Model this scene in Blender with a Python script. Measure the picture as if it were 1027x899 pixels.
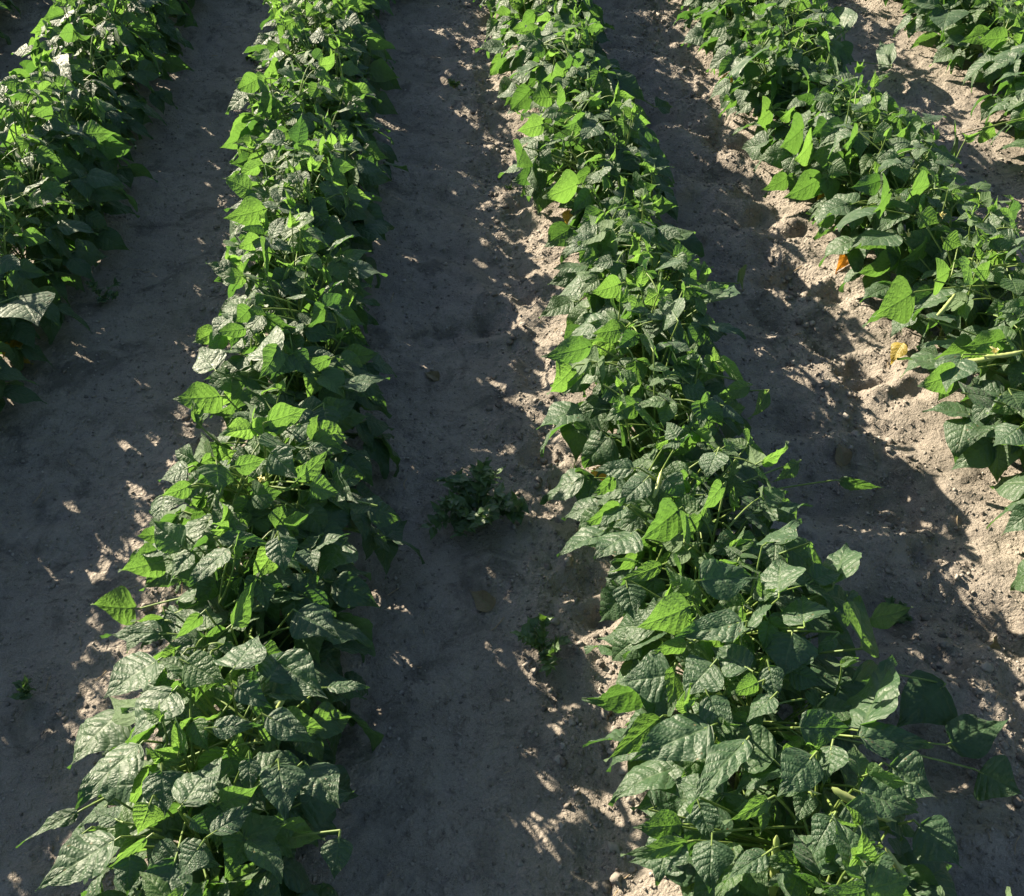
import bpy, math, random
import numpy as np

for o in list(bpy.data.objects):
    bpy.data.objects.remove(o)
SC = bpy.context.scene
COL = SC.collection
rng = np.random.default_rng(11)
random.seed(11)

# ------------------------------------------------------------------ camera
PW, PH, FPX = 1027.0, 899.0, 1000.0
CAM = np.array([0.0, 0.0, 1.60])
PITCH = math.radians(44.304)
YAW = math.radians(5.071)
cd = bpy.data.cameras.new("camera"); cam = bpy.data.objects.new("camera", cd); COL.objects.link(cam)
cam.location = CAM; cam.rotation_euler = (math.pi/2 - PITCH, 0, -YAW)
cd.sensor_width = 36.0; cd.lens = 36.0*FPX/PW; cd.clip_start = 0.05; cd.clip_end = 500
SC.camera = cam
FW = np.array([math.sin(YAW)*math.cos(PITCH), math.cos(YAW)*math.cos(PITCH), -math.sin(PITCH)])
RT = np.array([math.cos(YAW), -math.sin(YAW), 0.0]); UPV = np.cross(RT, FW)

def at(px, py, z=0.0):
    d = FW*FPX + RT*(px-PW/2) - UPV*(py-PH/2)
    return CAM + d*((z-CAM[2])/d[2])

# ------------------------------------------------------------------ light
SUN_AZ = math.radians(135)          # direction towards the sun, measured from +X
SUN_EL = math.radians(26)
SUND = np.array([math.cos(SUN_AZ)*math.cos(SUN_EL), math.sin(SUN_AZ)*math.cos(SUN_EL), math.sin(SUN_EL)])
sd = bpy.data.lights.new("sun", 'SUN'); sd.energy = 5.0; sd.angle = math.radians(0.5); sd.color = (1.0, 0.87, 0.67)
so = bpy.data.objects.new("sun", sd); COL.objects.link(so); so.location = (-3, 3, 4)
so.rotation_euler = (math.pi/2 - SUN_EL, 0, SUN_AZ + math.pi/2)
W = bpy.data.worlds.new("World"); SC.world = W; W.use_nodes = True
wn = W.node_tree; bg = wn.nodes['Background']
sky = wn.nodes.new('ShaderNodeTexSky'); sky.sky_type = 'NISHITA'; sky.sun_disc = False
sky.sun_elevation = SUN_EL; sky.sun_rotation = math.pi/2 - SUN_AZ
wn.links.new(sky.outputs[0], bg.inputs[0]); bg.inputs[1].default_value = 0.05  # lowest of the daylight range
SC.view_settings.view_transform = 'Standard'; SC.view_settings.look = 'None'
SC.view_settings.gamma = 1.0; SC.view_settings.exposure = 1.74; SC.view_settings.use_curve_mapping = False

# ------------------------------------------------------------------ node helpers
def new_mat(name):
    m = bpy.data.materials.new(name); m.use_nodes = True
    nt = m.node_tree; nt.nodes.clear()
    return m, nt
class N:
    def __init__(s, nt): s.nt = nt
    def __call__(s, t, **kw):
        n = s.nt.nodes.new(t)
        for k, v in kw.items():
            if k == 'i':
                for a, b in v.items(): s.set(n, a, b)
            else: setattr(n, k, v)
        return n
    def set(s, n, a, b):
        if isinstance(b, bpy.types.NodeSocket): s.nt.links.new(b, n.inputs[a])
        else: n.inputs[a].default_value = b
    def m(s, op, a, b=0.0, c=0.0):
        n = s.nt.nodes.new('ShaderNodeMath'); n.operation = op
        s.set(n, 0, a); s.set(n, 1, b); s.set(n, 2, c); return n.outputs[0]
    def mix(s, f, a, b, bt='MIX'):
        n = s.nt.nodes.new('ShaderNodeMix'); n.data_type = 'RGBA'; n.blend_type = bt
        s.set(n, 0, f); s.set(n, 6, a); s.set(n, 7, b); return n.outputs[2]
    def rng(s, v, a, b, c, d, sm=False):
        n = s.nt.nodes.new('ShaderNodeMapRange')
        if sm: n.interpolation_type = 'SMOOTHSTEP'
        s.set(n, 0, v)
        for k, x in enumerate((a, b, c, d)): s.set(n, k+1, x)
        return n.outputs[0]
    def noise(s, vec, sc, det=3, rough=0.55, dist=0.0):
        n = s('ShaderNodeTexNoise', i={'Scale': sc, 'Detail': det, 'Roughness': rough, 'Distortion': dist})
        s.nt.links.new(vec, n.inputs['Vector']); return n.outputs['Fac']

def leaf_material(name, dark, young, tdark, tyoung, quilt=1.0, rough=0.52, trans=0.40):
    m, nt = new_mat(name); n = N(nt)
    uv = n('ShaderNodeUVMap', uv_map='UVMap'); sep = n('ShaderNodeSeparateXYZ', i={0: uv.outputs[0]})
    u = n.m('ABSOLUTE', n.m('MULTIPLY_ADD', sep.outputs[0], 2.0, -1.0)); v = sep.outputs[1]
    at_ = n('ShaderNodeAttribute', attribute_name='tint'); tint = at_.outputs['Fac']
    ar = n('ShaderNodeAttribute', attribute_name='seed'); seed = ar.outputs['Fac']
    # lateral veins
    wv = n('ShaderNodeCombineXYZ', i={0: n.m('MULTIPLY', sep.outputs[0], 4.0), 1: n.m('MULTIPLY', v, 4.0), 2: n.m('MULTIPLY', seed, 61.0)})
    s = n.m('MULTIPLY', n.m('SUBTRACT', v, n.m('MULTIPLY', u, 0.20)), 7.0)
    s = n.m('ADD', s, n.rng(n.noise(wv.outputs[0], 1.0, 2, 0.5), 0.3, 0.7, -0.22, 0.22))
    lat = n.m('ABSOLUTE', n.m('SINE', n.m('MULTIPLY', s, math.pi)))
    mid = n.rng(u, 0.0, 0.09, 0, 1)
    vein = n.m('MULTIPLY', n.rng(lat, 0, 0.28, 0, 1), mid)
    # small net of tertiary veins
    cv = n('ShaderNodeCombineXYZ', i={0: n.m('MULTIPLY', sep.outputs[0], 13.0), 1: n.m('MULTIPLY', v, 17.0), 2: n.m('MULTIPLY', seed, 37.0)})
    vo = n('ShaderNodeTexVoronoi', i={'Scale': 1.25}); nt.links.new(cv.outputs[0], vo.inputs['Vector'])
    cell = n.rng(vo.outputs['Distance'], 0.0, 0.75, 1, 0, True)
    nz = n.noise(cv.outputs[0], 0.55, 4, 0.6)
    h = n.m('ADD', n.m('MULTIPLY', n.m('POWER', lat, 0.6), 0.6), n.m('MULTIPLY', cell, 0.38))
    h = n.m('ADD', n.m('MULTIPLY', h, mid), n.m('MULTIPLY', nz, 0.5))
    bump = n('ShaderNodeBump', i={'Strength': 0.6*quilt, 'Distance': 0.0030, 'Height': h})
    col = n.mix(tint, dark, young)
    col = n.mix(n.rng(nz, 0.3, 0.75, 0, 0.45), col, n.mix(0.5, col, (0.02, 0.045, 0.02, 1)))
    col = n.mix(n.rng(vein, 0, 1, 0.35, 0), col, n.mix(tint, (0.10, 0.17, 0.06, 1), (0.20, 0.30, 0.08, 1)))
    sp = n('ShaderNodeTexVoronoi', i={'Scale': 0.42}); nt.links.new(cv.outputs[0], sp.inputs['Vector'])
    spot = n.m('MULTIPLY', n.rng(n.m('ADD', sp.outputs['Distance'], n.m('MULTIPLY', nz, 0.25)), 0.20, 0.28, 1, 0), n.rng(n.noise(wv.outputs[0], 0.05, 0, 0.5), 0.50, 0.56, 0, 0.85))
    # insect specks and dust
    geo = n('ShaderNodeNewGeometry'); tco = n('ShaderNodeTexCoord')
    dust = n.rng(n.noise(tco.outputs['Object'], 240, 3, 0.7), 0.55, 0.75, 0, 0.25)
    col = n.mix(dust, col, (0.22, 0.21, 0.15, 1))
    col = n.mix(spot, col, (0.17, 0.12, 0.05, 1))
    back = n.mix(0.55, col, (0.16, 0.24, 0.12, 1))
    colf = n.mix(geo.outputs['Backfacing'], col, back)
    tc = n.mix(tint, tdark, tyoung)
    tc = n.mix(n.rng(nz, 0.25, 0.75, 0.0, 0.5), tc, n.mix(0.6, tc, (0.03, 0.10, 0.015, 1)))
    tc = n.mix(n.rng(vein, 0, 1, 0.4, 0), tc, n.mix(0.5, tc, (0.05, 0.12, 0.01, 1)))
    rg = n.m('ADD', n.rng(nz, 0.3, 0.7, rough-0.06, rough+0.12), n.m('MULTIPLY', geo.outputs['Backfacing'], 0.2))
    p = n('ShaderNodeBsdfPrincipled', i={'Base Color': colf, 'Roughness': rg, 'Specular IOR Level': 0.75, 'Sheen Weight': 0.15, 'Sheen Roughness': 0.4, 'Normal': bump.outputs[0]})
    t = n('ShaderNodeBsdfTranslucent', i={'Color': tc, 'Normal': bump.outputs[0]})
    mx = n('ShaderNodeMixShader', i={0: n.m('MULTIPLY_ADD', tint, 0.14, trans), 1: p.outputs[0], 2: t.outputs[0]})
    o = n('ShaderNodeOutputMaterial'); nt.links.new(mx.outputs[0], o.inputs[0])
    return m

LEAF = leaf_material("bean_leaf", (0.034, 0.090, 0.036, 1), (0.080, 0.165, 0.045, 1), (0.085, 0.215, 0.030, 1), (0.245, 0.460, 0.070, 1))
WEED = leaf_material("weed_leaf", (0.070, 0.140, 0.050, 1), (0.140, 0.240, 0.055, 1), (0.05, 0.13, 0.01, 1), (0.17, 0.32, 0.03, 1), 0.4, 0.33, 0.3)
YELLOW = leaf_material("yellowed_leaf", (0.30, 0.24, 0.03, 1), (0.62, 0.42, 0.04, 1), (0.40, 0.30, 0.03, 1), (0.75, 0.50, 0.04, 1), 0.6, 0.5, 0.35)
ORANGE = leaf_material("orange_leaf", (0.50, 0.20, 0.03, 1), (0.65, 0.27, 0.03, 1), (0.65, 0.25, 0.03, 1), (0.75, 0.32, 0.03, 1), 0.6, 0.5, 0.35)
DEAD = leaf_material("dead_leaf", (0.16, 0.12, 0.07, 1), (0.26, 0.20, 0.10, 1), (0.20, 0.13, 0.05, 1), (0.3, 0.2, 0.08, 1), 0.6, 0.7, 0.1)

def simple(name, c1, c2, sc=60, rough=0.5, tr=0.0, spec=0.4):
    m, nt = new_mat(name); n = N(nt); tco = n('ShaderNodeTexCoord')
    nz = n.noise(tco.outputs['Object'], sc, 4, 0.6)
    b = n('ShaderNodeBump', i={'Strength': 0.4, 'Distance': 0.001, 'Height': nz})
    col = n.mix(n.rng(nz, 0.35, 0.65, 0, 1), c1, c2)
    p = n('ShaderNodeBsdfPrincipled', i={'Base Color': col, 'Roughness': rough, 'Specular IOR Level': spec, 'Normal': b.outputs[0]})
    o = n('ShaderNodeOutputMaterial')
    if tr > 0:
        t = n('ShaderNodeBsdfTranslucent', i={'Color': col})
        mx = n('ShaderNodeMixShader', i={0: tr, 1: p.outputs[0], 2: t.outputs[0]}); nt.links.new(mx.outputs[0], o.inputs[0])
    else: nt.links.new(p.outputs[0], o.inputs[0])
    return m
STEM = simple("green_stem", (0.13, 0.22, 0.05, 1), (0.24, 0.32, 0.09, 1), 50, 0.45, 0.25)
POD = simple("bean_pod", (0.30, 0.40, 0.12, 1), (0.46, 0.50, 0.20, 1), 35, 0.42, 0.2)
FLOWER = simple("blossom", (0.70, 0.62, 0.20, 1), (0.80, 0.74, 0.40, 1), 90, 0.6, 0.3)
TWIG = simple("dry_straw", (0.30, 0.22, 0.13, 1), (0.48, 0.38, 0.24, 1), 90, 0.8)

def soil_material(name, clod=False):
    m, nt = new_mat(name); n = N(nt); tco = n('ShaderNodeTexCoord'); P = tco.outputs['Object']
    big = n.noise(P, 2.3, 4, 0.6); mid = n.noise(P, 14, 5, 0.65); fin = n.noise(P, 120, 4, 0.7); gr = n.noise(P, 520, 2, 0.6)
    vo = n('ShaderNodeTexVoronoi', i={'Scale': 95.0}); nt.links.new(P, vo.inputs['Vector'])
    spk = n('ShaderNodeTexVoronoi', i={'Scale': 210.0}); nt.links.new(P, spk.inputs['Vector'])
    c = n.mix(n.rng(big, 0.35, 0.65, 0, 1), (0.250, 0.220, 0.188, 1), (0.335, 0.296, 0.253, 1))
    c = n.mix(n.rng(mid, 0.42, 0.62, 0, 0.5), c, (0.165, 0.144, 0.124, 1))
    c = n.mix(n.rng(gr, 0.35, 0.7, 0, 0.5), c, (0.48, 0.43, 0.37, 1))
    c = n.mix(n.rng(fin, 0.60, 0.72, 0, 0.65), c, (0.130, 0.095, 0.070, 1))
    c = n.mix(n.m('MULTIPLY', n.rng(spk.outputs['Distance'], 0.12, 0.2, 1, 0), n.rng(mid, 0.5, 0.62, 0.1, 0.8)), c, (0.045, 0.035, 0.028, 1))
    h = n.m('ADD', n.m('MULTIPLY', mid, 1.5), n.m('ADD', n.m('MULTIPLY', fin, 0.8), n.m('MULTIPLY', gr, 0.22)))
    h = n.m('ADD', h, n.m('MULTIPLY', n.rng(vo.outputs['Distance'], 0, 0.6, 1, 0, True), n.rng(big, 0.4, 0.6, 0.05, 0.5)))
    c = n.mix(n.rng(n.noise(P, 6.5, 5, 0.65, 0.8), 0.54, 0.64, 0, 0.55), c, (0.085, 0.080, 0.068, 1))
    pat = n.noise(P, 34, 4, 0.75, 0.6)
    c = n.mix(n.m('MULTIPLY', n.rng(pat, 0.58, 0.68, 0, 0.5), n.rng(n.noise(P, 5, 2, 0.5), 0.42, 0.6, 0.15, 1)), c, (0.095, 0.075, 0.058, 1))
    h = n.m('SUBTRACT', h, n.m('MULTIPLY', n.rng(pat, 0.54, 0.68, 0, 1), 0.35))
    b = n('ShaderNodeBump', i={'Strength': 1.0, 'Distance': 0.009, 'Height': h})
    p = n('ShaderNodeBsdfPrincipled', i={'Base Color': c, 'Roughness': 0.92, 'Specular IOR Level': 0.15, 'Normal': b.outputs[0]})
    o = n('ShaderNodeOutputMaterial'); nt.links.new(p.outputs[0], o.inputs[0])
    return m
SOIL = soil_material("sandy_soil")
m, nt = new_mat("soil_clod_matter"); n = N(nt); tco = n('ShaderNodeTexCoord')
rnd = n('ShaderNodeNewGeometry').outputs['Random Per Island']
c = n.mix(n.rng(rnd, 0, 1, 0, 1), (0.16, 0.14, 0.12, 1), (0.38, 0.345, 0.305, 1))
fz = n.noise(tco.outputs['Object'], 300, 3, 0.7)
b = n('ShaderNodeBump', i={'Strength': 0.8, 'Distance': 0.002, 'Height': fz})
p = n('ShaderNodeBsdfPrincipled', i={'Base Color': c, 'Roughness': 0.95, 'Specular IOR Level': 0.1, 'Normal': b.outputs[0]})
nt.links.new(p.outputs[0], n('ShaderNodeOutputMaterial').inputs[0]); CLOD = m

# ------------------------------------------------------------------ mesh helpers
def make_mesh(name, V, F, mat, uv=None, attrs=None, smooth=True):
    """V (n,3), F list of (k,q) int arrays"""
    me = bpy.data.meshes.new(name)
    V = np.ascontiguousarray(V, dtype=np.float32)
    me.vertices.add(len(V)); me.vertices.foreach_set('co', V.ravel())
    F = F if isinstance(F, list) else [F]
    loops = np.concatenate([f.ravel() for f in F]).astype(np.int32)
    tot = np.concatenate([np.full(len(f), f.shape[1]) for f in F]).astype(np.int32)
    start = np.concatenate([[0], np.cumsum(tot)[:-1]]).astype(np.int32)
    me.loops.add(len(loops)); me.loops.foreach_set('vertex_index', loops)
    me.polygons.add(len(tot)); me.polygons.foreach_set('loop_start', start); me.polygons.foreach_set('loop_total', tot)
    me.update(calc_edges=True)
    if smooth: me.polygons.foreach_set('use_smooth', np.ones(len(tot), dtype=bool))
    if uv is not None:
        l = me.uv_layers.new(name='UVMap'); l.data.foreach_set('uv', uv[loops].astype(np.float32).ravel())
    for k, a in (attrs or {}).items():
        x = me.attributes.new(k, 'FLOAT', 'POINT'); x.data.foreach_set('value', a.astype(np.float32))
    me.materials.append(mat)
    me.validate()
    return me
def link(name, me, parent=None, loc=None):
    o = bpy.data.objects.new(name, me); COL.objects.link(o)
    if parent is not None: o.parent = parent
    if loc is not None: o.location = loc
    return o
def tag(o, label=None, cat=None, group=None, kind=None):
    if label: o['label'] = label
    if cat: o['category'] = cat
    if group: o['group'] = group
    if kind: o['kind'] = kind
    return o
def nrm(a): return a/np.maximum(np.linalg.norm(a, axis=-1, keepdims=True), 1e-9)

def vnoise(x, y, seed=0):
    """smooth value noise, 0..1"""
    xi = np.floor(x).astype(np.int64); yi = np.floor(y).astype(np.int64); fx = x-xi; fy = y-yi
    fx = fx*fx*fx*(fx*(fx*6-15)+10); fy = fy*fy*fy*(fy*(fy*6-15)+10)
    def h(a, b):
        n_ = (a*374761393 + b*668265263 + seed*974634777) & 0xffffffff
        n_ = ((n_ ^ (n_ >> 13))*1274126177) & 0xffffffff
        return ((n_ ^ (n_ >> 16)) & 0xffff)/65535.0
    return (h(xi, yi)*(1-fx)+h(xi+1, yi)*fx)*(1-fy) + (h(xi, yi+1)*(1-fx)+h(xi+1, yi+1)*fx)*fy
def fbm(x, y, o=4, seed=0, g=0.5):
    s = 0; a = 1; t = 0
    for k in range(o):
        s = s + a*vnoise(x*2**k+17*k, y*2**k-9*k, seed+k); t += a; a *= g
    return s/t

ROWX = [-1.82, -1.05, -0.34, 0.44, 1.19, 1.98, 2.75]
# ------------------------------------------------------------------ ground
PITS = []
def pit(px, py, r, d): q = at(px, py, 0); PITS.append((q[0], q[1], r, d))
for a in [(700,70,.06,.02),(735,150,.07,.02),(720,110,.06,.02),(770,215,.07,.025),(800,235,.05,.02),(790,285,.08,.03),(830,300,.07,.03),
          (870,380,.08,.035),(905,400,.05,.018),(860,465,.07,.02),(900,500,.08,.02),(490,320,.09,.025),(450,330,.09,.02),(520,210,.04,.02),
          (500,110,.05,.02),(505,70,.05,.02),(540,460,.05,.02),(590,590,.06,.02),(600,620,.05,.02),(140,230,.08,.015),(200,320,.08,.02),
          (60,500,.12,.012),(60,560,.12,.012),(930,560,.06,.02),(985,630,.07,.02),(940,670,.05,.02),(640,240,.05,.02),(700,200,.06,.02)]: pit(*a)
def soil_z(x, y):
    z = np.zeros_like(x)
    for rx in ROWX: z += 0.030*np.exp(-((x-rx)/0.17)**2)
    act = np.exp(-((x-0.83)/0.27)**2)+0.6*np.exp(-((x-0.10)/0.25)**2)*np.clip((y-1.5)/1.2, 0, 1)           # the trampled furrow between the third and fourth rows
    wob = x*0.9 + 0.25*vnoise(x*3, y*3, 5)
    rip = 0.5+0.5*np.sin(2*math.pi*(y*3.4+wob*2.0) + 4*vnoise(x*3.5, y*3.5, 8)); z += act*0.050*(rip**0.6-0.6)
    z += (0.012+0.022*act)*(fbm(x*5.5, y*5.5, 3, 3)-0.5)*2
    z += (0.008+0.007*act)*(fbm(x*22, y*22, 4, 21, 0.6)-0.5)*2
    z += 0.0045*np.clip(fbm(x*70, y*70, 2, 41)-0.52, 0, 1)*4*(0.4+fbm(x*6, y*6, 2, 43))
    edge = 0
    for rx in ROWX[2:]: edge = edge + np.exp(-((x-(rx-0.22))/0.07)**2)
    z += edge*0.030*(fbm(x*13, y*9, 3, 33)-0.55)*2
    for (a, b, r, d) in PITS:
        q = ((x-a)**2 + ((y-b)*1.35)**2)/(r*r)
        q = q*(0.45+1.1*vnoise(x*14+a*9, y*14, 6)); z += -1.5*d*np.exp(-q*1.3)*(0.6+0.8*vnoise(x*36, y*36, 4)) + 0.3*d*np.exp(-((np.sqrt(q)-1.25)/0.4)**2)
    return z
def spread(lo, hi, step, far):
    core = np.arange(lo, hi, step); g = [core[-1]]; s = step
    while g[-1] < far: s *= 1.35; g.append(g[-1]+s)
    l = [core[0]]; s = step
    while l[-1] > -far: s *= 1.35; l.append(l[-1]-s)
    return np.concatenate([l[1:][::-1], core, g[1:]])
gx = spread(-2.2, 2.9, 0.0085, 90); gy = spread(0.25, 5.0, 0.0085, 90)
GX, GY = np.meshgrid(gx, gy)
GZ = soil_z(GX, GY)
nx, ny = len(gx), len(gy)
idx = np.arange(nx*ny).reshape(ny, nx)
F = np.stack([idx[:-1, :-1], idx[:-1, 1:], idx[1:, 1:], idx[1:, :-1]], -1).reshape(-1, 4)
g = link("ground", make_mesh("ground", np.stack([GX, GY, GZ], -1).reshape(-1, 3), F, SOIL))
tag(g, "sandy grey brown field soil between the bean rows", None, None, 'structure')
def gz(x, y): return float(soil_z(np.array([float(x)]), np.array([float(y)]))[0])

# ------------------------------------------------------------------ leaves
PROF_V = np.array([0, .015, .05, .12, .22, .34, .48, .62, .75, .86, .94, 1.0])
PROF_W = np.array([.02, .14, .265, .365, .405, .39, .315, .218, .124, .054, .019, .002])
def leaves_mesh(L, lod, prof=None):
    """L: dict of arrays P(n,3) D(n,3) Nn(n,3) S(n) size, wid, bend, fold, curl, wave, tint, seed, asym"""
    n_ = len(L['S'])
    nu, nv = [(13, 27), (9, 17), (5, 9)][lod]
    u = np.linspace(-1, 1, nu)
    tv = np.linspace(0, 1, nv); v = tv**1.12
    w = np.interp(v, PROF_V, PROF_W if prof is None else prof)
    U, Vv = np.meshgrid(u, v)                       # nv,nu
    S = L['S'][:, None, None]
    asym = 1 + L['asym'][:, None, None]*np.sign(U)
    wn_ = 1 + 0.10*np.sin(Vv*9+L['seed'][:, None, None]*30 + np.sign(U)*1.3)
    X = U*w[:, None]*S*L['wid'][:, None, None]*asym*wn_
    s0 = Vv - 0.055*np.exp(-Vv*9)*np.abs(U)          # rounded shoulders behind the stalk
    # bend along length
    bend = L['bend'][:, None, None]; a0 = L['lift'][:, None, None]
    ang = a0 + bend*s0
    bb = np.where(np.abs(bend) < 1e-3, 1e-3, bend)
    Yc = S*(np.sin(ang)-np.sin(a0))/bb
    Zc = S*(np.cos(ang)-np.cos(a0))/bb
    # cross fold / curl
    ax = np.abs(X); fold = L['fold'][:, None, None]
    xo = X*np.cos(fold); zo = ax*np.sin(fold) - L['curl'][:, None, None]*ax*ax/S*2.0
    sd_ = L['seed'][:, None, None]
    # quilting between lateral veins
    sv = 7.0*(Vv-0.20*np.abs(U)); q = np.abs(np.sin(math.pi*sv))**0.7
    q = q*np.clip(np.abs(U)/0.15, 0, 1)*np.clip((1-Vv)*5, 0, 1)
    zo = zo + (L['quilt'][:, None, None]*S*0.027)*q*(0.7+0.6*np.sin(sd_*90+sv*2.1+U*3))
    zo = zo + L['wave'][:, None, None]*S*U*U*np.sin(Vv*(9+4*sd_)+sd_*50+np.sign(U)*1.1)
    zo = zo + 0.05*S*np.sin(Vv*4+sd_*20)*U
    # assemble: tangent along the bend
    D = nrm(L['D']); Nn = L['Nn'] - (L['Nn']*D).sum(-1, keepdims=True)*D; Nn = nrm(Nn); Xa = np.cross(D, Nn)
    ys = Yc - zo*(-np.sin(ang)); zs = Zc + zo*np.cos(ang)
    # side twist
    tw = L['twist'][:, None, None]*s0; xt = xo*np.cos(tw) - zo*0; zt = xo*np.sin(tw)
    zs = zs + zt; xo = xt
    V3 = (L['P'][:, None, None, :] + xo[..., None]*Xa[:, None, None, :] + ys[..., None]*D[:, None, None, :] + zs[..., None]*Nn[:, None, None, :])
    V3 = V3.reshape(-1, 3)
    idx = np.arange(nu*nv).reshape(nv, nu)
    f = np.stack([idx[:-1, :-1], idx[:-1, 1:], idx[1:, 1:], idx[1:, :-1]], -1).reshape(-1, 4)
    f = (f[None] + (np.arange(n_)*nu*nv)[:, None, None]).reshape(-1, 4)
    uv = np.tile(np.stack([U*0.5+0.5, Vv], -1).reshape(-1, 2), (n_, 1))
    return V3, f, uv, np.repeat(L['tint'], nu*nv), np.repeat(L['seed'], nu*nv)
class Leaves:
    K = ('P', 'D', 'Nn', 'S', 'wid', 'bend', 'lift', 'fold', 'curl', 'wave', 'tint', 'seed', 'asym', 'quilt', 'twist')
    def __init__(s): s.r = []
    def add(s, P, D, Nn, S, wid=1.0, bend=0.5, lift=-0.1, fold=0.15, curl=0.3, wave=0.03, tint=0.2, asym=0.0, quilt=1.0, twist=0.0):
        s.r.append((P, D, Nn, S, wid, bend, lift, fold, curl, wave, tint, rng.random(), asym, quilt, twist))
    def build(s, name, mat, parent, lod, origin, prof=None):
        if not s.r: return None
        L = {k: np.array([r[i] for r in s.r], dtype=float) for i, k in enumerate(s.K)}
        L['P'] = L['P'] - np.array(origin)
        V, f, uv, t, sd2 = leaves_mesh(L, lod, prof)
        return link(name, make_mesh(name, V, f, mat, uv, {'tint': t, 'seed': sd2}), parent)
class Tubes:
    def __init__(s, k=6): s.V = []; s.F = []; s.n = 0; s.k = k
    def add(s, pts, rad):
        pts = np.array(pts, float); rad = np.broadcast_to(np.array(rad, float), (len(pts),))
        T = nrm(np.gradient(pts, axis=0)); ref = np.array([0.31, 0.17, 0.93]) if abs(T[0][2]) < 0.9 else np.array([1, 0.1, 0.])
        A = nrm(np.cross(T, ref)); B = np.cross(T, A); k = s.k
        a = np.arange(k)*2*math.pi/k
        ring = pts[:, None]+rad[:, None, None]*(np.cos(a)[None, :, None]*A[:, None]+np.sin(a)[None, :, None]*B[:, None])
        m_ = len(pts); i = np.arange(m_*k).reshape(m_, k); j = np.roll(i, -1, 1)
        f = np.stack([i[:-1], j[:-1], j[1:], i[1:]], -1).reshape(-1, 4)
        s.V.append(ring.reshape(-1, 3)); s.F.append(f+s.n); s.n += m_*k
    def build(s, name, mat, parent, origin):
        if not s.V: return None
        return link(name, make_mesh(name, np.concatenate(s.V)-np.array(origin), np.concatenate(s.F), mat), parent)
def bez(a, b, c, n_=6):
    t = np.linspace(0, 1, n_)[:, None]; a, b, c = map(np.array, (a, b, c))
    return (1-t)**2*a + 2*t*(1-t)*b + t*t*c
def rv(s=1.0): return rng.normal(size=3)*s
UP = np.array([0, 0, 1.0])

def trifoliate(Lv, Tb, Q, out, size, tint, droop=0.5, spread=1.25, nb=None):
    """Q: end of the leaf stalk, out: unit direction away from the plant"""
    out = nrm(np.array(out)); side = nrm(np.cross(out, UP)+1e-6)
    upn = nrm(np.cross(side, out)) if nb is None else nrm(nb)
    q2 = Q + out*size*0.22 + UP*0.003
    Tb.add(bez(Q, (Q+q2)/2, q2, 3), 0.0011+0.004*size)
    for k in (0, -1, 1):
        if k == 0: P = q2; d = out
        else: P = Q; d = nrm(out*math.cos(spread)+side*k*math.sin(spread))
        d = nrm(d - UP*droop*(0.6+0.8*rng.random()) + rv(0.12))
        nn = nrm(upn + d*0 + rv(0.28) + (side*k*0.25 if k else 0))
        Lv.add(P, d, nn, size*(1.0 if k == 0 else 0.9)*(0.9+0.2*rng.random()), wid=0.84+0.22*rng.random(), bend=rng.uniform(0.2, 1.1), lift=-rng.uniform(0, 0.35),
               fold=rng.uniform(-0.02, 0.38), curl=rng.uniform(0, 0.5), wave=rng.uniform(0.008, 0.035), tint=float(np.clip(tint+rng.normal()*0.08, 0, 1)),
               asym=0.0 if k == 0 else 0.10*k, quilt=rng.uniform(0.7, 1.4), twist=rng.normal()*0.35)

HERO = {}      # (row, plant) -> list of traced leaves
PLANTS = []    # registry: row, x, y, hw, h
def dome(off, hw, h):
    return 0.10 + (h-0.10)*math.sqrt(max(0.0, 1-(off/hw)**2))

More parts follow.
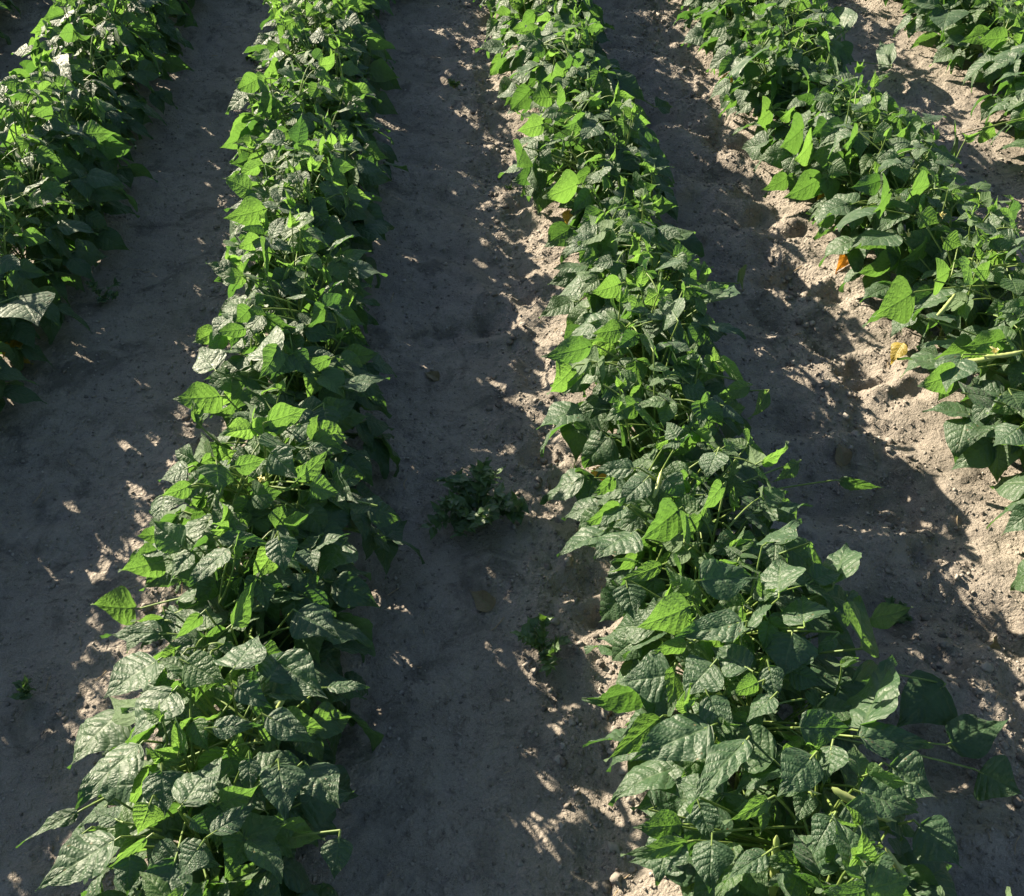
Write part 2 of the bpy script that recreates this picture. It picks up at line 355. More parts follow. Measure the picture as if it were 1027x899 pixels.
def bean_plant(x, y, hw, h, sp, ntri, lod, young=0.3, pods=0, heroes=(), top_bright=True):
    z0 = gz(x, y)-0.004
    e = bpy.data.objects.new("bean_plant", None); COL.objects.link(e); e.location = (x, y, z0); e.empty_display_size = 0.05
    O = np.array([x, y, z0]); Lv = Leaves(); Tb = Tubes(6 if lod < 2 else 4)
    top = O + np.array([rng.normal()*0.015, rng.normal()*0.015, h*0.8])
    st = bez(O, O+np.array([rng.normal()*.02, rng.normal()*.02, h*.45]), top, 7)
    Tb.add(st, np.linspace(0.0042, 0.0022, 7))
    br = [st]
    for k in range(4):
        a = rng.uniform(0, 2*math.pi); i = rng.integers(1, 4)
        end = O + np.array([math.cos(a)*hw*0.55, math.sin(a)*sp*0.8, h*rng.uniform(0.55, 0.8)])
        b_ = bez(st[i], (st[i]+end)/2+np.array([math.cos(a)*.03, math.sin(a)*.03, -0.01]), end, 6); br.append(b_)
        Tb.add(b_, np.linspace(0.003, 0.0017, 6))
    for k in range(ntri):
        t = (k+0.5)/ntri
        phi = k*2.39996+rng.normal()*0.3
        # low, outer leaves first, then the crown
        el = math.asin(min(1, t**0.95)); r = 0.72+0.30*rng.random()
        if rng.random() < 0.22: r *= 0.6
        cx = math.cos(phi)*math.cos(el*0.92)*hw*0.86*r; cy = math.sin(phi)*math.cos(el*0.85)*sp*1.15*r
        cz = 0.045 + (h-0.045)*(0.10+0.90*math.sin(el))*(0.82+0.18*r)
        Q = O + np.array([cx, cy, cz])
        hz = math.hypot(cx, cy)+1e-6
        out = np.array([cx/hz, cy/hz, 0])*(0.6+0.5*(1-t)) + rv(0.35)*np.array([1, 1, 0.3]) + UP*(0.35*t-0.15)
        b_ = br[rng.integers(0, len(br))]
        j = int(np.argmin(np.linalg.norm(b_-Q, axis=1)*1.0 + (b_[:, 2] > Q[2]-0.02)*0.2)); A = b_[j]
        Tb.add(bez(A, (A*0.45+Q*0.55)+np.array([0, 0, 0.025+0.02*rng.random()]), Q, 6 if lod < 2 else 4), np.linspace(0.0021, 0.0014, 6 if lod < 2 else 4))
        size = rng.uniform(0.074, 0.108)*(1.0-0.33*max(0, t-0.55)/0.45)
        if rng.random() < 0.15: size *= 0.75
        tint = 0.10+0.14*rng.random()
        if t > 0.55 and rng.random() < young: tint = rng.uniform(0.35, 0.8); size *= 0.82
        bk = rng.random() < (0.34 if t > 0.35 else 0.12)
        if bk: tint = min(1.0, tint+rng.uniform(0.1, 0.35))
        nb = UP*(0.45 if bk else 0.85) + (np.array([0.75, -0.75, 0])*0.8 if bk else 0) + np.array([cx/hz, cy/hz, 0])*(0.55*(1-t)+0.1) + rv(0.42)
        trifoliate(Lv, Tb, Q, out, size, tint, droop=0.25+0.75*(1-t)*rng.random()+0.15*rng.random(), nb=nb)
    # filler leaves near the stems, added as a hidden curtain to block sun
    for k in range(13):
        a = rng.choice([0, math.pi])+rng.normal()*0.5; zz = rng.uniform(0.09, 0.74)*h
        Pq = O+np.array([rng.normal()*0.035, rng.uniform(-1, 1)*sp*0.95, zz]); j = st[min(6, int(zz/h*7))]
        Tb.add(bez(j, (j+Pq)/2+UP*0.01, Pq, 4), 0.0015)
        Lv.add(Pq, nrm(np.array([math.cos(a)*.45, math.sin(a)*.4+rng.normal()*.4, -.75])), nrm(np.array([math.cos(a), math.sin(a), .35])+rv(.3)), rng.uniform(.085, .115), wid=rng.uniform(.9, 1.15), bend=rng.uniform(.2, .9), fold=rng.uniform(0, .3), tint=rng.uniform(.02, .2), quilt=rng.uniform(.7, 1.3))
    # shoot tips: small pale folded leaves
    for k in range(3):
        b_ = br[rng.integers(0, len(br))]; A = b_[-1]; Q = A + np.array([rng.normal()*.02, rng.normal()*.02, h*rng.uniform(0.14, 0.30)])
        Tb.add(bez(A, (A+Q)/2+rv(0.006), Q, 5), np.linspace(0.0022, 0.0012, 5))
        for q in range(3):
            d = nrm(UP*0.7+rv(0.6)); Lv.add(Q, d, nrm(rv()+np.array([0, -.6, .4])), rng.uniform(0.022, 0.045), wid=rng.uniform(.6, .85), bend=rng.uniform(0, 1.0), fold=rng.uniform(0.3, 0.9), tint=rng.uniform(0.7, 1.0), quilt=0.5)
    for hb in heroes:
        B, d, nn, S, wid, tint, bend = hb
        Lv.add(B, d, nn, S, wid=wid, bend=bend, lift=-bend*0.5, fold=rng.uniform(0.02, 0.18), curl=rng.uniform(0.0, 0.35), wave=rng.uniform(0.008, 0.022), tint=tint, quilt=rng.uniform(0.9, 1.4) if tint < .5 else 0.6, twist=rng.normal()*0.12)
        j = st[3+rng.integers(0, 3)]; q = B - nrm(d)*0.012
        Tb.add(bez(j, (j+q)/2+np.array([0, 0, 0.012]), q, 7), np.linspace(0.0022, 0.0016, 7)); Tb.add(bez(q, (q+B)/2, B+d*0.004, 3), 0.0015)
    Tb.build("stem", STEM, e, O)
    Lv.build("foliage", LEAF, e, lod, O)
    for k in range(pods):
        a = rng.uniform(-0.9, 0.9)-math.pi/2; A = st[4]+rv(0.01)
        pod_part(e, O, A+np.array([math.cos(a)*hw*0.35, math.sin(a)*.03, -0.03]), A+np.array([math.cos(a)*hw*0.5, math.sin(a)*.08, -0.15]), 0.11)
    return e
def pod_part(e, O, a, b, L_=None, r=0.0055, name="pod"):
    a = np.array(a); b = np.array(b); md = (a+b)/2+np.array([0.0, -0.006, -0.006])
    pts = bez(a, md, b, 16); t = np.linspace(0, 1, 16)
    rad = r*np.clip(np.sin(math.pi*np.clip(t*0.97+0.02, 0, 1))**0.35, 0.12, 1)*(1+0.10*np.sin(t*38)); rad[-2:] *= 0.4; rad[0] *= 0.4
    T = Tubes(8); T.add(pts, rad); return T.build(name, POD, e, O)

# ------------------------------------------------------------------ row layout: (y, half width, height) along each row
def prof(pts, y): ys, vs = zip(*pts); return float(np.interp(y, ys, vs))
ROWS = [
    dict(name="row", i=0, x=-1.82, y0=2.2, y1=5.7, hw=[(0, .21)], h=[(0, .40)]),
    dict(name="leftmost row", i=1, x=-1.05, y0=0.55, y1=5.6, dx=[(1.5, -.16), (1.9, -.11), (2.3, -.02)], hw=[(0, .175), (1.7, .16), (2.2, .185), (5, .205)], h=[(0, .47), (1.7, .43), (5, .42)]),
    dict(name="second row from the left", i=2, x=-0.34, y0=0.30, y1=5.2, dx=[(.4, -.02), (1.1, -.015), (1.5, 0)], hw=[(.4, .165), (1.0, .178), (1.6, .185), (2.0, .175), (2.4, .19), (3.3, .20), (5, .21)], h=[(0, .37), (1.2, .39), (5, .40)]),
    dict(name="middle row", i=3, x=0.44, y0=0.24, y1=5.2, hw=[(.3, .235), (.9, .215), (1.5, .200), (1.85, .175), (2.05, .13), (2.2, .15), (2.5, .20), (3.1, .17), (3.25, .15), (3.5, .18), (5, .19)], dx=[(.3, .03), (.8, .02), (1.3, 0), (1.5, 0), (1.85, .03), (2.3, .05), (2.6, .02), (3, 0)], h=[(0, .38), (1.8, .40), (2.05, .32), (2.5, .39), (3.25, .35), (5, .39)]),
    dict(name="second row from the right", i=4, x=1.20, y0=0.60, y1=5.2, dx=[(1.2, .075), (1.5, .08), (1.9, .06), (2.3, .035), (2.6, 0)], hw=[(.5, .20), (1.9, .19), (2.3, .205), (2.7, .18), (3.2, .21), (5, .21)], h=[(0, .40), (2.4, .42), (2.7, .34), (3.2, .40), (5, .40)]),
    dict(name="rightmost row", i=5, x=2.03, y0=2.2, y1=5.0, hw=[(0, .20)], h=[(0, .38)]),
]
SP = 0.165
for R_ in ROWS:
    y = R_['y0']; k = 0; cl = 1.0; ph0 = rng.random()*6
    while y < R_['y1']:
        yy = y+rng.normal()*0.012; dx = prof(R_.get('dx', [(0, 0)]), yy); cl = 1+0.11*math.sin(yy*2*math.pi/0.52+ph0+0.8*math.sin(yy*3.1)); hw = prof(R_['hw'], yy)*cl*(1+rng.normal()*0.05); h = prof(R_['h'], yy)*(0.4+0.6*cl)*(1+rng.normal()*0.06)
        PLANTS.append(dict(row=R_, x=R_['x']+dx+rng.normal()*0.012, y=yy, hw=hw, h=h, k=k, heroes=[])); y += SP*(0.9+0.2*rng.random()); k += 1

# leaves that stand out in the photograph: base and tip, width, kind, set at the height of the canopy there
HL = []
def hz_(ox, oy, k, rows):
    for r in rows: HL.append((ox+r[0]/k, oy+r[1]/k, ox+r[2]/k, oy+r[3]/k, r[4]/k, r[5]))
hz_(0, 450, 2, [(268,320,185,312,55,'b'),(325,225,240,245,60,'b'),(345,165,275,175,40,'b'),(320,372,205,378,30,'p'),(470,350,517,252,35,'b'),(310,430,210,500,70,'p'),
 (365,415,305,485,65,'p'),(235,535,140,640,80,'p'),(275,600,155,720,70,'p'),(345,490,258,590,70,'p'),(150,733,35,800,22,'p'),(225,790,75,885,70,'p'),(370,710,455,615,62,'p'),
 (325,650,330,740,85,'d'),(300,715,275,775,60,'y'),(290,785,205,850,25,'b'),(385,745,425,775,30,'d'),(455,205,380,275,40,'p'),(445,180,550,195,35,'d'),(690,190,640,265,80,'d'),
 (745,115,690,115,30,'p'),(660,480,740,480,25,'p'),(480,480,545,520,50,'d'),(540,540,630,590,60,'d'),(560,430,655,500,90,'k'),(540,460,590,400,50,'d'),(470,440,520,375,55,'d'),
 (375,430,455,470,70,'b'),(500,625,500,700,40,'d'),(560,640,570,750,80,'k'),(430,770,515,715,40,'d'),(680,785,670,865,60,'d'),(435,35,440,90,50,'b'),(475,35,535,20,35,'b'),
 (600,60,660,0,20,'b'),(625,75,680,90,50,'b'),(545,10,600,60,60,'d'),(330,95,320,150,50,'p'),(375,40,320,65,40,'p'),(330,330,345,400,35,'d'),(400,335,345,385,30,'b'),
 (325,345,265,345,20,'b'),(275,375,255,410,25,'p'),(345,195,270,210,35,'d'),(560,180,570,250,60,'d'),(260,820,255,897,60,'k'),(235,745,190,725,30,'p'),(215,715,160,760,30,'p'),
 (400,800,360,860,55,'d'),(170,770,130,800,40,'p'),(560,0,540,-30,50,'b'),(380,75,320,95,30,'b'),(430,560,520,555,45,'k'),(620,640,680,720,80,'k'),(600,330,680,380,80,'k'),(420,420,385,520,45,'b')])
hz_(514, 450, 2, [(240,40,160,45,35,'d'),(265,65,215,115,50,'d'),(310,60,350,100,50,'d'),(330,125,250,185,65,'b'),(345,180,350,130,40,'b'),(225,120,172,160,28,'p'),(210,115,140,155,35,'b'),
 (185,165,92,215,50,'p'),(240,170,165,220,55,'p'),(295,235,210,265,30,'b'),(230,275,245,345,60,'d'),(335,255,330,215,45,'b'),(380,265,495,260,65,'d'),(510,190,578,145,40,'p'),
 (535,290,540,222,62,'p'),(645,272,672,195,60,'p'),(585,350,580,295,50,'d'),(465,370,530,295,30,'p'),(455,350,330,378,65,'d'),(350,320,245,360,80,'b'),(345,390,278,410,40,'b'),
 (720,340,800,318,35,'b'),(700,390,690,300,60,'b'),(645,380,607,420,22,'p'),(560,375,540,460,100,'d'),(705,555,765,425,75,'p'),(515,440,530,510,50,'d'),(400,435,345,500,80,'d'),
 (315,455,212,470,95,'d'),(325,445,315,535,35,'b'),(490,470,440,490,50,'b'),(395,500,440,595,65,'d'),(520,500,470,550,45,'p'),(290,545,188,625,45,'b'),(390,560,240,625,95,'d'),
 (465,590,355,725,45,'p'),(600,620,530,700,80,'k'),(640,600,625,670,70,'p'),(700,690,810,730,70,'p'),(880,590,992,545,60,'d'),(510,705,425,750,28,'b'),(335,755,245,760,65,'b'),
 (345,790,220,815,22,'b'),(375,715,400,790,60,'d'),(320,775,290,875,80,'d'),(400,790,395,890,80,'d'),(505,815,425,870,40,'p'),(640,745,600,815,60,'d'),(670,720,740,790,90,'d'),
 (940,650,1020,690,95,'k'),(860,480,770,560,100,'k'),(410,10,390,60,50,'d'),(570,30,515,70,25,'b'),(420,75,370,130,25,'b'),(660,65,745,78,22,'b'),(700,580,840,600,60,'d'),
 (285,720,340,700,50,'d'),(600,200,605,290,30,'b'),(205,60,160,95,30,'b'),(760,640,850,700,90,'k'),(820,760,900,840,90,'k'),(700,800,720,899,100,'k'),(580,560,680,560,70,'k'),(470,440,400,400,60,'d')])
hz_(0, 0, 2, [(60,155,0,170,50,'b'),(60,100,92,95,50,'b'),(55,100,20,110,35,'p'),(215,135,260,150,30,'b'),(160,185,120,200,30,'p'),(560,135,515,170,40,'b'),(550,200,505,235,50,'b'),
 (500,265,435,300,55,'b'),(480,295,540,310,45,'b'),(500,350,455,370,30,'p'),(530,420,440,440,60,'b'),(525,405,445,425,30,'d'),(490,555,430,550,30,'b'),(500,620,470,650,50,'b'),
 (490,660,430,665,28,'b'),(680,225,715,212,35,'p'),(672,497,715,470,32,'p'),(730,300,785,320,40,'b'),(660,720,588,745,25,'b'),(690,775,780,760,28,'p'),(440,795,350,800,60,'b'),
 (540,845,615,820,50,'b'),(650,820,655,870,75,'d'),(560,840,515,860,50,'p'),(535,720,555,655,35,'p'),(640,305,655,290,35,'b'),(600,460,580,430,40,'b'),(530,530,540,485,45,'b'),
 (660,590,670,565,40,'p'),(585,600,620,590,30,'p'),(520,480,470,500,40,'b'),(600,210,560,225,30,'p'),(570,60,560,90,40,'b'),(590,110,560,100,40,'b'),(550,15,555,50,50,'b'),
 (20,220,0,240,45,'p'),(100,210,60,235,50,'b'),(95,360,40,395,30,'p'),(40,330,45,350,40,'b'),(60,395,90,415,40,'b'),(110,120,150,170,30,'d'),(220,20,235,0,40,'b'),(130,30,115,60,50,'p'),
 (0,520,50,545,60,'d'),(40,600,80,660,90,'k'),(700,10,745,20,30,'b'),(650,70,610,85,30,'d'),(500,160,520,190,40,'b'),(30,440,0,430,30,'b'),(580,380,545,370,35,'p'),(560,700,520,760,40,'b'),(430,740,400,700,35,'p')])
hz_(514, 0, 2, [(20,300,5,340,40,'b'),(110,145,65,165,55,'b'),(75,195,30,195,50,'b'),(60,250,0,265,45,'b'),(130,370,55,400,60,'b'),(215,570,150,590,55,'b'),(180,340,165,370,40,'p'),
 (155,25,178,35,30,'b'),(290,215,322,215,25,'d'),(155,695,60,715,50,'b'),(120,740,70,790,45,'b'),(130,820,50,860,50,'p'),(190,780,220,810,45,'d'),(470,775,390,800,30,'b'),
 (510,790,475,840,20,'b'),(455,565,470,530,25,'b'),(395,605,450,570,50,'p'),(375,560,400,545,40,'b'),(250,600,235,640,30,'b'),(550,110,575,140,45,'b'),(635,110,630,145,50,'b'),
 (595,155,590,190,50,'b'),(530,180,510,210,40,'b'),(520,220,485,250,45,'b'),(490,110,440,165,50,'p'),(580,260,530,300,45,'b'),(600,285,560,330,40,'b'),(640,330,680,355,45,'b'),
 (645,440,605,455,30,'b'),(700,420,650,470,60,'p'),(755,385,720,430,65,'b'),(760,470,690,500,60,'p'),(800,590,715,640,65,'b'),(885,750,815,775,55,'b'),(1000,790,1020,830,55,'b'),
 (990,75,925,80,45,'b'),(875,25,862,70,36,'d'),(1000,100,990,145,36,'d'),(730,260,765,280,50,'b'),(890,275,870,315,55,'b'),(940,265,975,270,40,'b'),(800,380,840,370,50,'b'),
 (850,560,880,540,40,'b'),(870,480,905,495,45,'b'),(915,530,905,580,35,'b'),(1000,560,1015,600,50,'b'),(1015,860,965,895,70,'d'),(840,640,900,640,30,'p'),(900,720,870,790,55,'d'),
 (910,790,970,800,60,'d'),(960,430,975,470,45,'p'),(730,320,770,335,50,'b'),(690,270,660,300,45,'b'),(820,430,860,450,50,'b'),(760,130,740,80,25,'p'),(670,60,640,20,35,'p'),
 (620,200,650,230,40,'d'),(700,200,715,240,25,'p'),(110,60,80,40,40,'b'),(300,540,330,520,40,'p'),(330,640,310,600,40,'p'),(280,700,260,660,40,'b'),(170,250,130,290,40,'d')])
SUN_CAM_H = None
def add_hero(bx, by, tx, ty, w, kind, dz=0.0, dt=0.0):
    z = 0.34; best = None
    for _ in range(6):
        p_ = at(bx, by, z)
        best = min(PLANTS, key=lambda q: (q['x']-p_[0])**2+(q['y']-p_[1])**2)
        off = p_[0]-best['row']['x']; z = 0.6*z+0.4*(dome(off, best['hw']*1.12, best['h']*0.98)+0.015)
    if by < 330: dz -= 0.025; tx = bx+(tx-bx)*0.9; ty = by+(ty-by)*0.9; w *= 0.88
    z += dz; B = at(bx, by, z)
    zt = z-0.012+dt if kind != 'd' else z-0.022+dt
    T = at(tx, ty, zt); S = np.linalg.norm(T-B); d = (T-B)/S
    c = nrm(CAM-(B+T)/2)
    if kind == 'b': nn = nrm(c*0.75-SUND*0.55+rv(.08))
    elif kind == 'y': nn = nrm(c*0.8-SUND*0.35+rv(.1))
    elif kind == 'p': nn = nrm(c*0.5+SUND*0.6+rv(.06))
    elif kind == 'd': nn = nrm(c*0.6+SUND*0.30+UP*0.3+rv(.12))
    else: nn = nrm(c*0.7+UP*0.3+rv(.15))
    nn = nrm(nn-d*np.dot(nn, d)); fac = max(0.45, np.dot(nn, c))
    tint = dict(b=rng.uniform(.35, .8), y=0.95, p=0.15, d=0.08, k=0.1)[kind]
    zc = np.linalg.norm(CAM-B); wm = w/FPX*np.dot(B-CAM, FW)/fac
    wid = float(np.clip(wm/(0.80*S), 0.65 if kind in 'by' and w > 30 else 0.4, 1.5))
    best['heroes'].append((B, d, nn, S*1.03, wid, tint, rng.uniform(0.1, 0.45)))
for hrow in HL: add_hero(*hrow)

# ------------------------------------------------------------------ build the plants
def project(p_):
    q = np.array(p_)-CAM; zc = q@FW; return PW/2+FPX*(q@RT)/zc, PH/2-FPX*(q@UPV)/zc, zc
ORD = "first second third fourth fifth sixth seventh eighth ninth tenth eleventh twelfth thirteenth fourteenth fifteenth sixteenth seventeenth eighteenth nineteenth twentieth twenty-first twenty-second twenty-third twenty-fourth twenty-fifth twenty-sixth twenty-seventh twenty-eighth".split()
LAND = [(478, 518, "level with the dark bushy weed", (2, 3)), (545, 655, "level with the sparse shiny weed", (2, 3)), (852, 263, "by the orange dead leaf", (4,)), (830, 193, "by the fallen yellow leaf", (4,)),
        (455, 88, "level with the tiny bright seedling", (2, 3)), (104, 305, "level with the low dark weed", (1, 2)), (482, 600, "level with the brown dead leaf", (2, 3)), (29, 702, "level with the small pale seedling", (2,)), (779, 838, "with a long upright pod", (3,)), (625, 655, "beside the yellowish grass sprouts", (3,))]
used = {}
for (lx, ly, txt, rows_) in LAND:
    q = at(lx, ly, 0)
    for ri in rows_:
        c_ = min((p for p in PLANTS if p['row']['i'] == ri), key=lambda p: abs(p['y']-q[1]))
        used.setdefault(id(c_), txt)
for R_ in ROWS:
    cnt = 0
    for P in [p for p in PLANTS if p['row'] is R_]:
        px, py, zc = project((P['x'], P['y'], 0.25)); qx, qy, _ = project((P['x'], P['y'], 0.33))
        near = (-90 < px < PW+90) and (-60 < py < PH+110)
        vis = (-25 < qx < PW+25) and (-12 < qy < PH+14)
        lod = (0 if zc < 2.0 else 1) if near else 2
        n3 = int(round(33*max(0.88, P['hw']/0.21)))
        e = bean_plant(P['x'], P['y'], P['hw'], (P['h'] if near else max(P['h'], 0.44))*(0.90 if len(P['heroes']) > 2 else 0.95), SP*0.62, n3 if near else 34, lod, young=0.55, pods=(1 if rng.random() < .3 and vis else 0), heroes=P['heroes'])  # unseen plants made taller so that their shade fills the furrows
        P['obj'] = e
        if R_['i'] == 0: lab = "bean plant of the outermost row, past the upper left corner"
        elif vis:
            look = "wide leafy" if P['hw'] > prof(R_['hw'], P['y'])*1.05 else ("narrow" if P['hw'] < prof(R_['hw'], P['y'])*0.95 else "bushy")
            t_ = used.get(id(P))
            lab = f"{look} bean plant {t_}, in {R_['name']}" if t_ else f"{look} bean plant, {ORD[cnt]} from the near end of the {R_['name']}".replace("from the near end of the second row from the right", "in the second row from the right")
            cnt += 1
        else: lab = f"bean plant of the {R_['name']} standing past the edge of the photo"
        tag(e, lab, "bean plant", f"bean plants in the {R_['name']}" if R_['i'] else "bean plants past the upper left corner")

# pods that show in the photograph hang from the plant nearest to them
def nearest(x, y): return min((p for p in PLANTS if 'obj' in p), key=lambda q: (q['x']-x)**2+(q['y']-y)**2)
for (ax, ay, bx, by, za, zb, r) in [(834,790,899,824,.37,.34,.0068),(779,838,774,905,.36,.22,.0065),(888,850,921,895,.30,.24,.005),(935,322,960,292,.30,.34,.005),(1000,357,962,362,.33,.30,.0055),(1027,352,985,357,.36,.34,.005),(655,500,664,470,.36,.38,.004),(290,690,252,750,.33,.28,.0045)]:
    a = at(ax, ay, za); b = at(bx, by, zb); P = nearest(*(0.5*(a+b))[:2]); O = np.array(P['obj'].location); pod_part(P['obj'], O, a, b, r=r)
for (fx, fy, z) in [(737,758,.33),(723,700,.34),(945,215,.36),(1000,353,.36),(185,820,.30),(260,480,.3),(318,545,.22),(900,200,.35),(700,690,.33),(170,855,.28),(910,235,.3),(830,190,.2)]:
    c = at(fx, fy, z); P = nearest(c[0], c[1]); O = np.array(P['obj'].location); Lf = Leaves()
    for q in range(5): Lf.add(c+rv(.003), nrm(rv()+UP*.8), nrm(rv()), rng.uniform(.009, .015), wid=1.2, bend=1.0, fold=.3, tint=.8, quilt=0)
    Lf.build("blossom", FLOWER, P['obj'], 2, O)

for (px, py, z) in [(12, 350, .07), (572, 212, .13), (290, 585, .14), (905, 345, .07), (598, 470, .07), (728, 75, .08)]:
    c = at(px, py, z); P = nearest(c[0], c[1]); O = np.array(P['obj'].location); Lf = Leaves()
    Lf.add(c, nrm(np.array([rng.normal()*.5, -.6, -.6])), nrm(np.array([-.4, -.6, .6])+rv(.2)), rng.uniform(.05, .075), wid=.95, bend=.8, fold=.25, tint=rng.uniform(.1, .7), quilt=.9)
    tag(Lf.build("yellowed_leaf", YELLOW, P['obj'], 1, O), "old yellowed leaf low on the plant")

# ------------------------------------------------------------------ weeds in the furrows
def weed(px, py, rad, hgt, nst, lsize, label, tint=0.25, grass=False):
    q = at(px, py, 0); x, y = q[0], q[1]; z = gz(x, y)-0.002
    e = bpy.data.objects.new("weed", None); COL.objects.link(e); e.location = (x, y, z); e.empty_display_size = .03
    O = np.array([x, y, z]); Lv = Leaves(); Tb = Tubes(5)
    for k in range(nst):
        a = k*2.4+rng.normal()*.3; el = rng.uniform(0.15, 1.0); r = rad*(0.5+0.5*rng.random())
        end = O+np.array([math.cos(a)*r*math.cos(el*0.9), math.sin(a)*r*math.cos(el*0.9), 0.012+hgt*math.sin(el)])
        if grass:
            Lv.add(O+rv(.003)*np.array([1,1,0]), nrm(end-O), nrm(UP+rv(.4)), rad*rng.uniform(.8, 1.3), wid=0.16, bend=rng.uniform(.3, 1.3), fold=.3, tint=tint+.2*rng.random(), quilt=0); continue
        pts = bez(O, (O+end)/2+UP*hgt*0.3, end, 9); Tb.add(pts, np.linspace(0.0018, 0.0009, 9))
        for i in range(2, 9):
            for s_ in (-1, 1):
                if rng.random() < .12: continue
                T = nrm(pts[min(i+1, 8)]-pts[i-1]); sd3 = nrm(np.cross(T, UP))
                d = nrm(T*0.5+sd3*s_+UP*0.25+rv(.25))
                Lv.add(pts[i], d, nrm(UP+rv(.4)), lsize*rng.uniform(.6, 1.15), wid=rng.uniform(.65, .9), bend=rng.uniform(.1, 1.0), fold=rng.uniform(.05, .4), tint=float(np.clip(tint+rng.normal()*.15, 0, 1)), quilt=.4, curl=.2)
        Lv.add(pts[-1], nrm(pts[-1]-pts[-2]+rv(.2)), nrm(UP+rv(.4)), lsize, wid=.75, bend=.6, fold=.2, tint=min(1, tint+.2), quilt=.4)
    Tb.build("stem", STEM, e, O); Lv.build("foliage", WEED, e, 1, O)
    return tag(e, label, "weed", None)
weed(478, 520, .115, .095, 26, .029, "dark bushy weed growing alone in the middle furrow")
weed(545, 658, .065, .08, 7, .023, "sparse shiny weed beside the near part of the middle row", .3)
weed(396, -6, .24, .20, 30, .045, "broad dark weed at the far end of the middle furrow, against the top edge", .15)
weed(455, 88, .020, .02, 3, .020, "tiny bright seedling far up the middle furrow", .8)
weed(104, 305, .06, .05, 6, .018, "low dark weed in the furrow beside the leftmost row", .05)
weed(29, 702, .022, .035, 3, .020, "small pale seedling alone in the lower left furrow", .3)
weed(255, 62, .035, .03, 5, .020, "flat little weed at the far left side of the second row", .2)
weed(511, 196, .03, .03, 7, .02, "tuft of pale grass sprouts beside the far part of the middle row", .7, True)
weed(578, 482, .035, .03, 9, .02, "thin grass tuft on the sunny soil edge of the middle row", .5, True)
weed(625, 655, .035, .03, 8, .02, "yellowish grass sprouts on sunlit soil under the near leaves", .9, True)
weed(903, 612, .04, .04, 4, .016, "low weed with small glossy leaves behind the near right bean leaves", .2)

# ------------------------------------------------------------------ fallen leaves
def fallen(px, py, tx, ty, wid, mat, label, name="fallen_leaf", z=0.02, tint=.6, bend=.9):
    a = at(px, py, z); b = at(tx, ty, z); a[2] = gz(a[0], a[1])+z*0.6; b[2] = gz(b[0], b[1])+z*0.6; S = np.linalg.norm(b-a); O = a.copy(); Lf = Leaves()
    Lf.add(a, nrm(b-a), nrm(UP+np.array([0, -.5, 0])+rv(.15)), S, wid=wid, bend=bend, lift=-bend*.3, fold=.3, curl=-.3, wave=.05, tint=tint, quilt=.9)
    o = Lf.build(name, mat, None, 1, O); o.location = O
    return tag(o, label, "leaf", None)
fallen(852, 257, 838, 275, .65, ORANGE, "curled orange dead leaf on soil beside the right rows", z=.03)
fallen(833, 190, 819, 205, 1.0, YELLOW, "yellow leaf lying under the edge of the right row", z=.04)
fallen(493, 610, 470, 592, .8, DEAD, "dull brown dead leaf lying below the bushy weed", z=.008, bend=.4)
fallen(20, 345, 2, 362, 1.1, YELLOW, "dull yellowed leaf drooping at the foot of the leftmost row", z=.05, tint=0)
fallen(440, 380, 425, 372, .7, DEAD, "small grey dead leaf half buried in the furrow", z=.006, bend=.4)
fallen(845, 468, 838, 452, .8, DEAD, "curled brown dead leaf in the trampled right furrow", z=.012, tint=.2)
fallen(1004, 640, 990, 652, .8, DEAD, "pale dry leaf scrap at the lower right on shaded soil", z=.006, tint=.8, bend=.3)

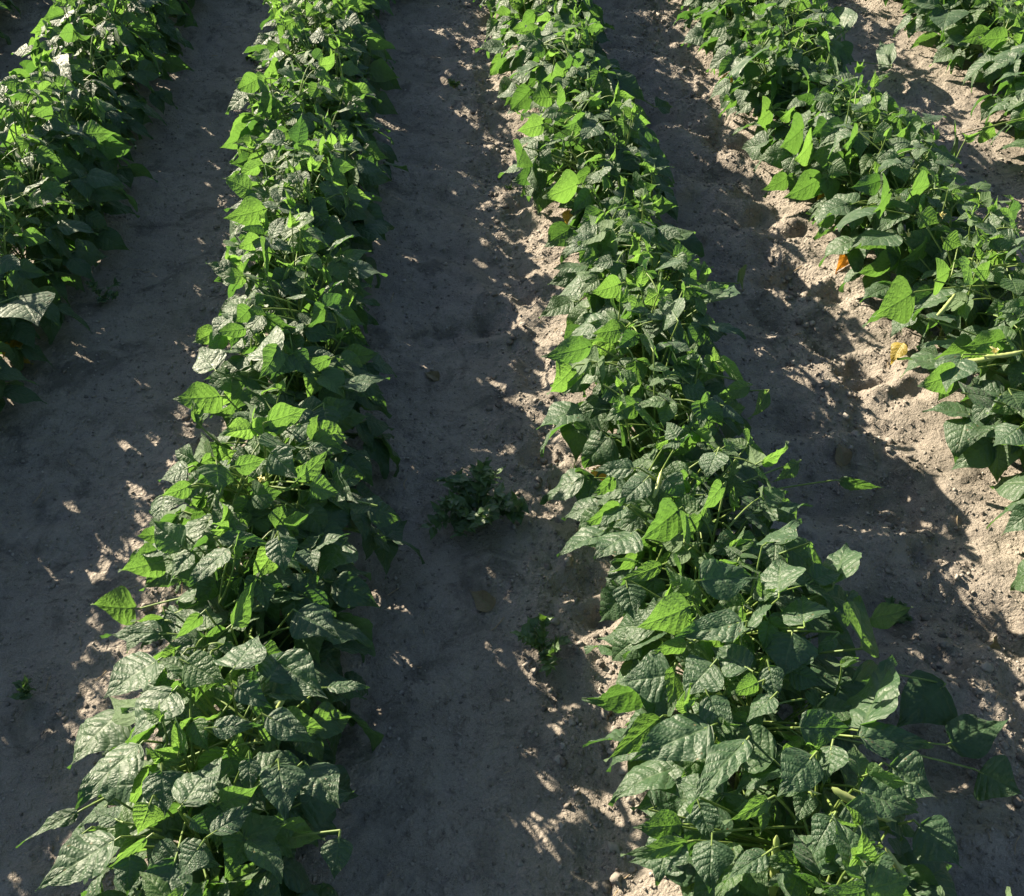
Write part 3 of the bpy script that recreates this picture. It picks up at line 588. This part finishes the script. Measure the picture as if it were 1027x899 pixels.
# ------------------------------------------------------------------ crumbs of soil and straw
def clods(n_):
    ico_v = []; t = (1+5**.5)/2
    for a, b in ((1, t), (-1, t), (1, -t), (-1, -t)): ico_v += [(0, a, b), (a, b, 0), (b, 0, a)]
    iv = nrm(np.array(ico_v, float))
    import bmesh
    bm = bmesh.new()
    for v in iv: bm.verts.new(v)
    bmesh.ops.convex_hull(bm, input=bm.verts); bmesh.ops.subdivide_edges(bm, edges=bm.edges[:], cuts=1, use_grid_fill=True); bm.verts.ensure_lookup_table()
    iv = nrm(np.array([v.co[:] for v in bm.verts])); bmesh.ops.triangulate(bm, faces=bm.faces[:])
    bm.verts.index_update(); fc = np.array([[v.index for v in f.verts] for f in bm.faces]); bm.free()
    X = []; 
    xs = rng.uniform(-1.9, 2.6, n_*4); ys = 0.35+4.2*rng.random(n_*4)**1.25
    w = 0.18+0.5*fbm(xs*4, ys*4, 3, 77)**2
    for rx in ROWX: w += 0.9*np.exp(-((xs-(rx-0.23))/0.08)**2)+0.15*np.exp(-((xs-(rx+0.25))/0.08)**2)
    w += 0.35*np.exp(-((xs-0.85)/0.25)**2)
    keep = rng.random(n_*4) < w*0.55; xs = xs[keep][:n_]; ys = ys[keep][:n_]; k = len(xs)
    r = 0.0013+0.0018*rng.random(k)+0.005*rng.random(k)**12*(0.5+np.exp(-((np.min([np.abs(xs-(q-0.23)) for q in ROWX], axis=0))/0.1)**2))
    z = soil_z(xs, ys)
    ax = rng.uniform(.7, 1.3, (k, 1, 3))*np.array([1, 1, .75]); jit = 1+rng.normal(size=(k, len(iv), 1))*0.20+0.25*np.sin(iv[None]@rng.normal(size=(k, 3, 1))*3+rng.random((k, 1, 1))*6)
    th = rng.uniform(0, 6.28, k); c, s_ = np.cos(th), np.sin(th)
    V = iv[None]*ax*jit*r[:, None, None]
    V = np.stack([V[..., 0]*c[:, None]-V[..., 1]*s_[:, None], V[..., 0]*s_[:, None]+V[..., 1]*c[:, None], V[..., 2]], -1)
    V += np.stack([xs, ys, z+r*0.25], -1)[:, None]
    F = (fc[None]+(np.arange(k)*len(iv))[:, None, None]).reshape(-1, 3)
    return V.reshape(-1, 3), F
V, F = clods(42000)
o = link("soil_crumbs", make_mesh("soil_crumbs", V, F, CLOD)); tag(o, "loose crumbs and small clods of dry sandy soil", None, None, 'stuff')
Tb = Tubes(4)
for k in range(420):
    x = rng.uniform(-1.6, 2.3); y = 0.4+3.9*rng.random()**1.2; a = rng.uniform(0, 3.14); l = 0.008+0.035*rng.random()**2.5
    d = np.array([math.cos(a), math.sin(a), 0]); p0 = np.array([x, y, 0])-d*l/2; p2 = p0+d*l; p1 = (p0+p2)/2+rv(l*.12)
    pts = bez(p0, p1, p2, 4); pts[:, 2] = soil_z(pts[:, 0], pts[:, 1])+0.0015+0.003*rng.random()
    Tb.add(pts, 0.0005+0.0006*rng.random())
o = Tb.build("straw_litter", TWIG, None, (0, 0, 0)); tag(o, "short bits of dry straw and rootlets strewn over the soil", None, None, 'stuff')
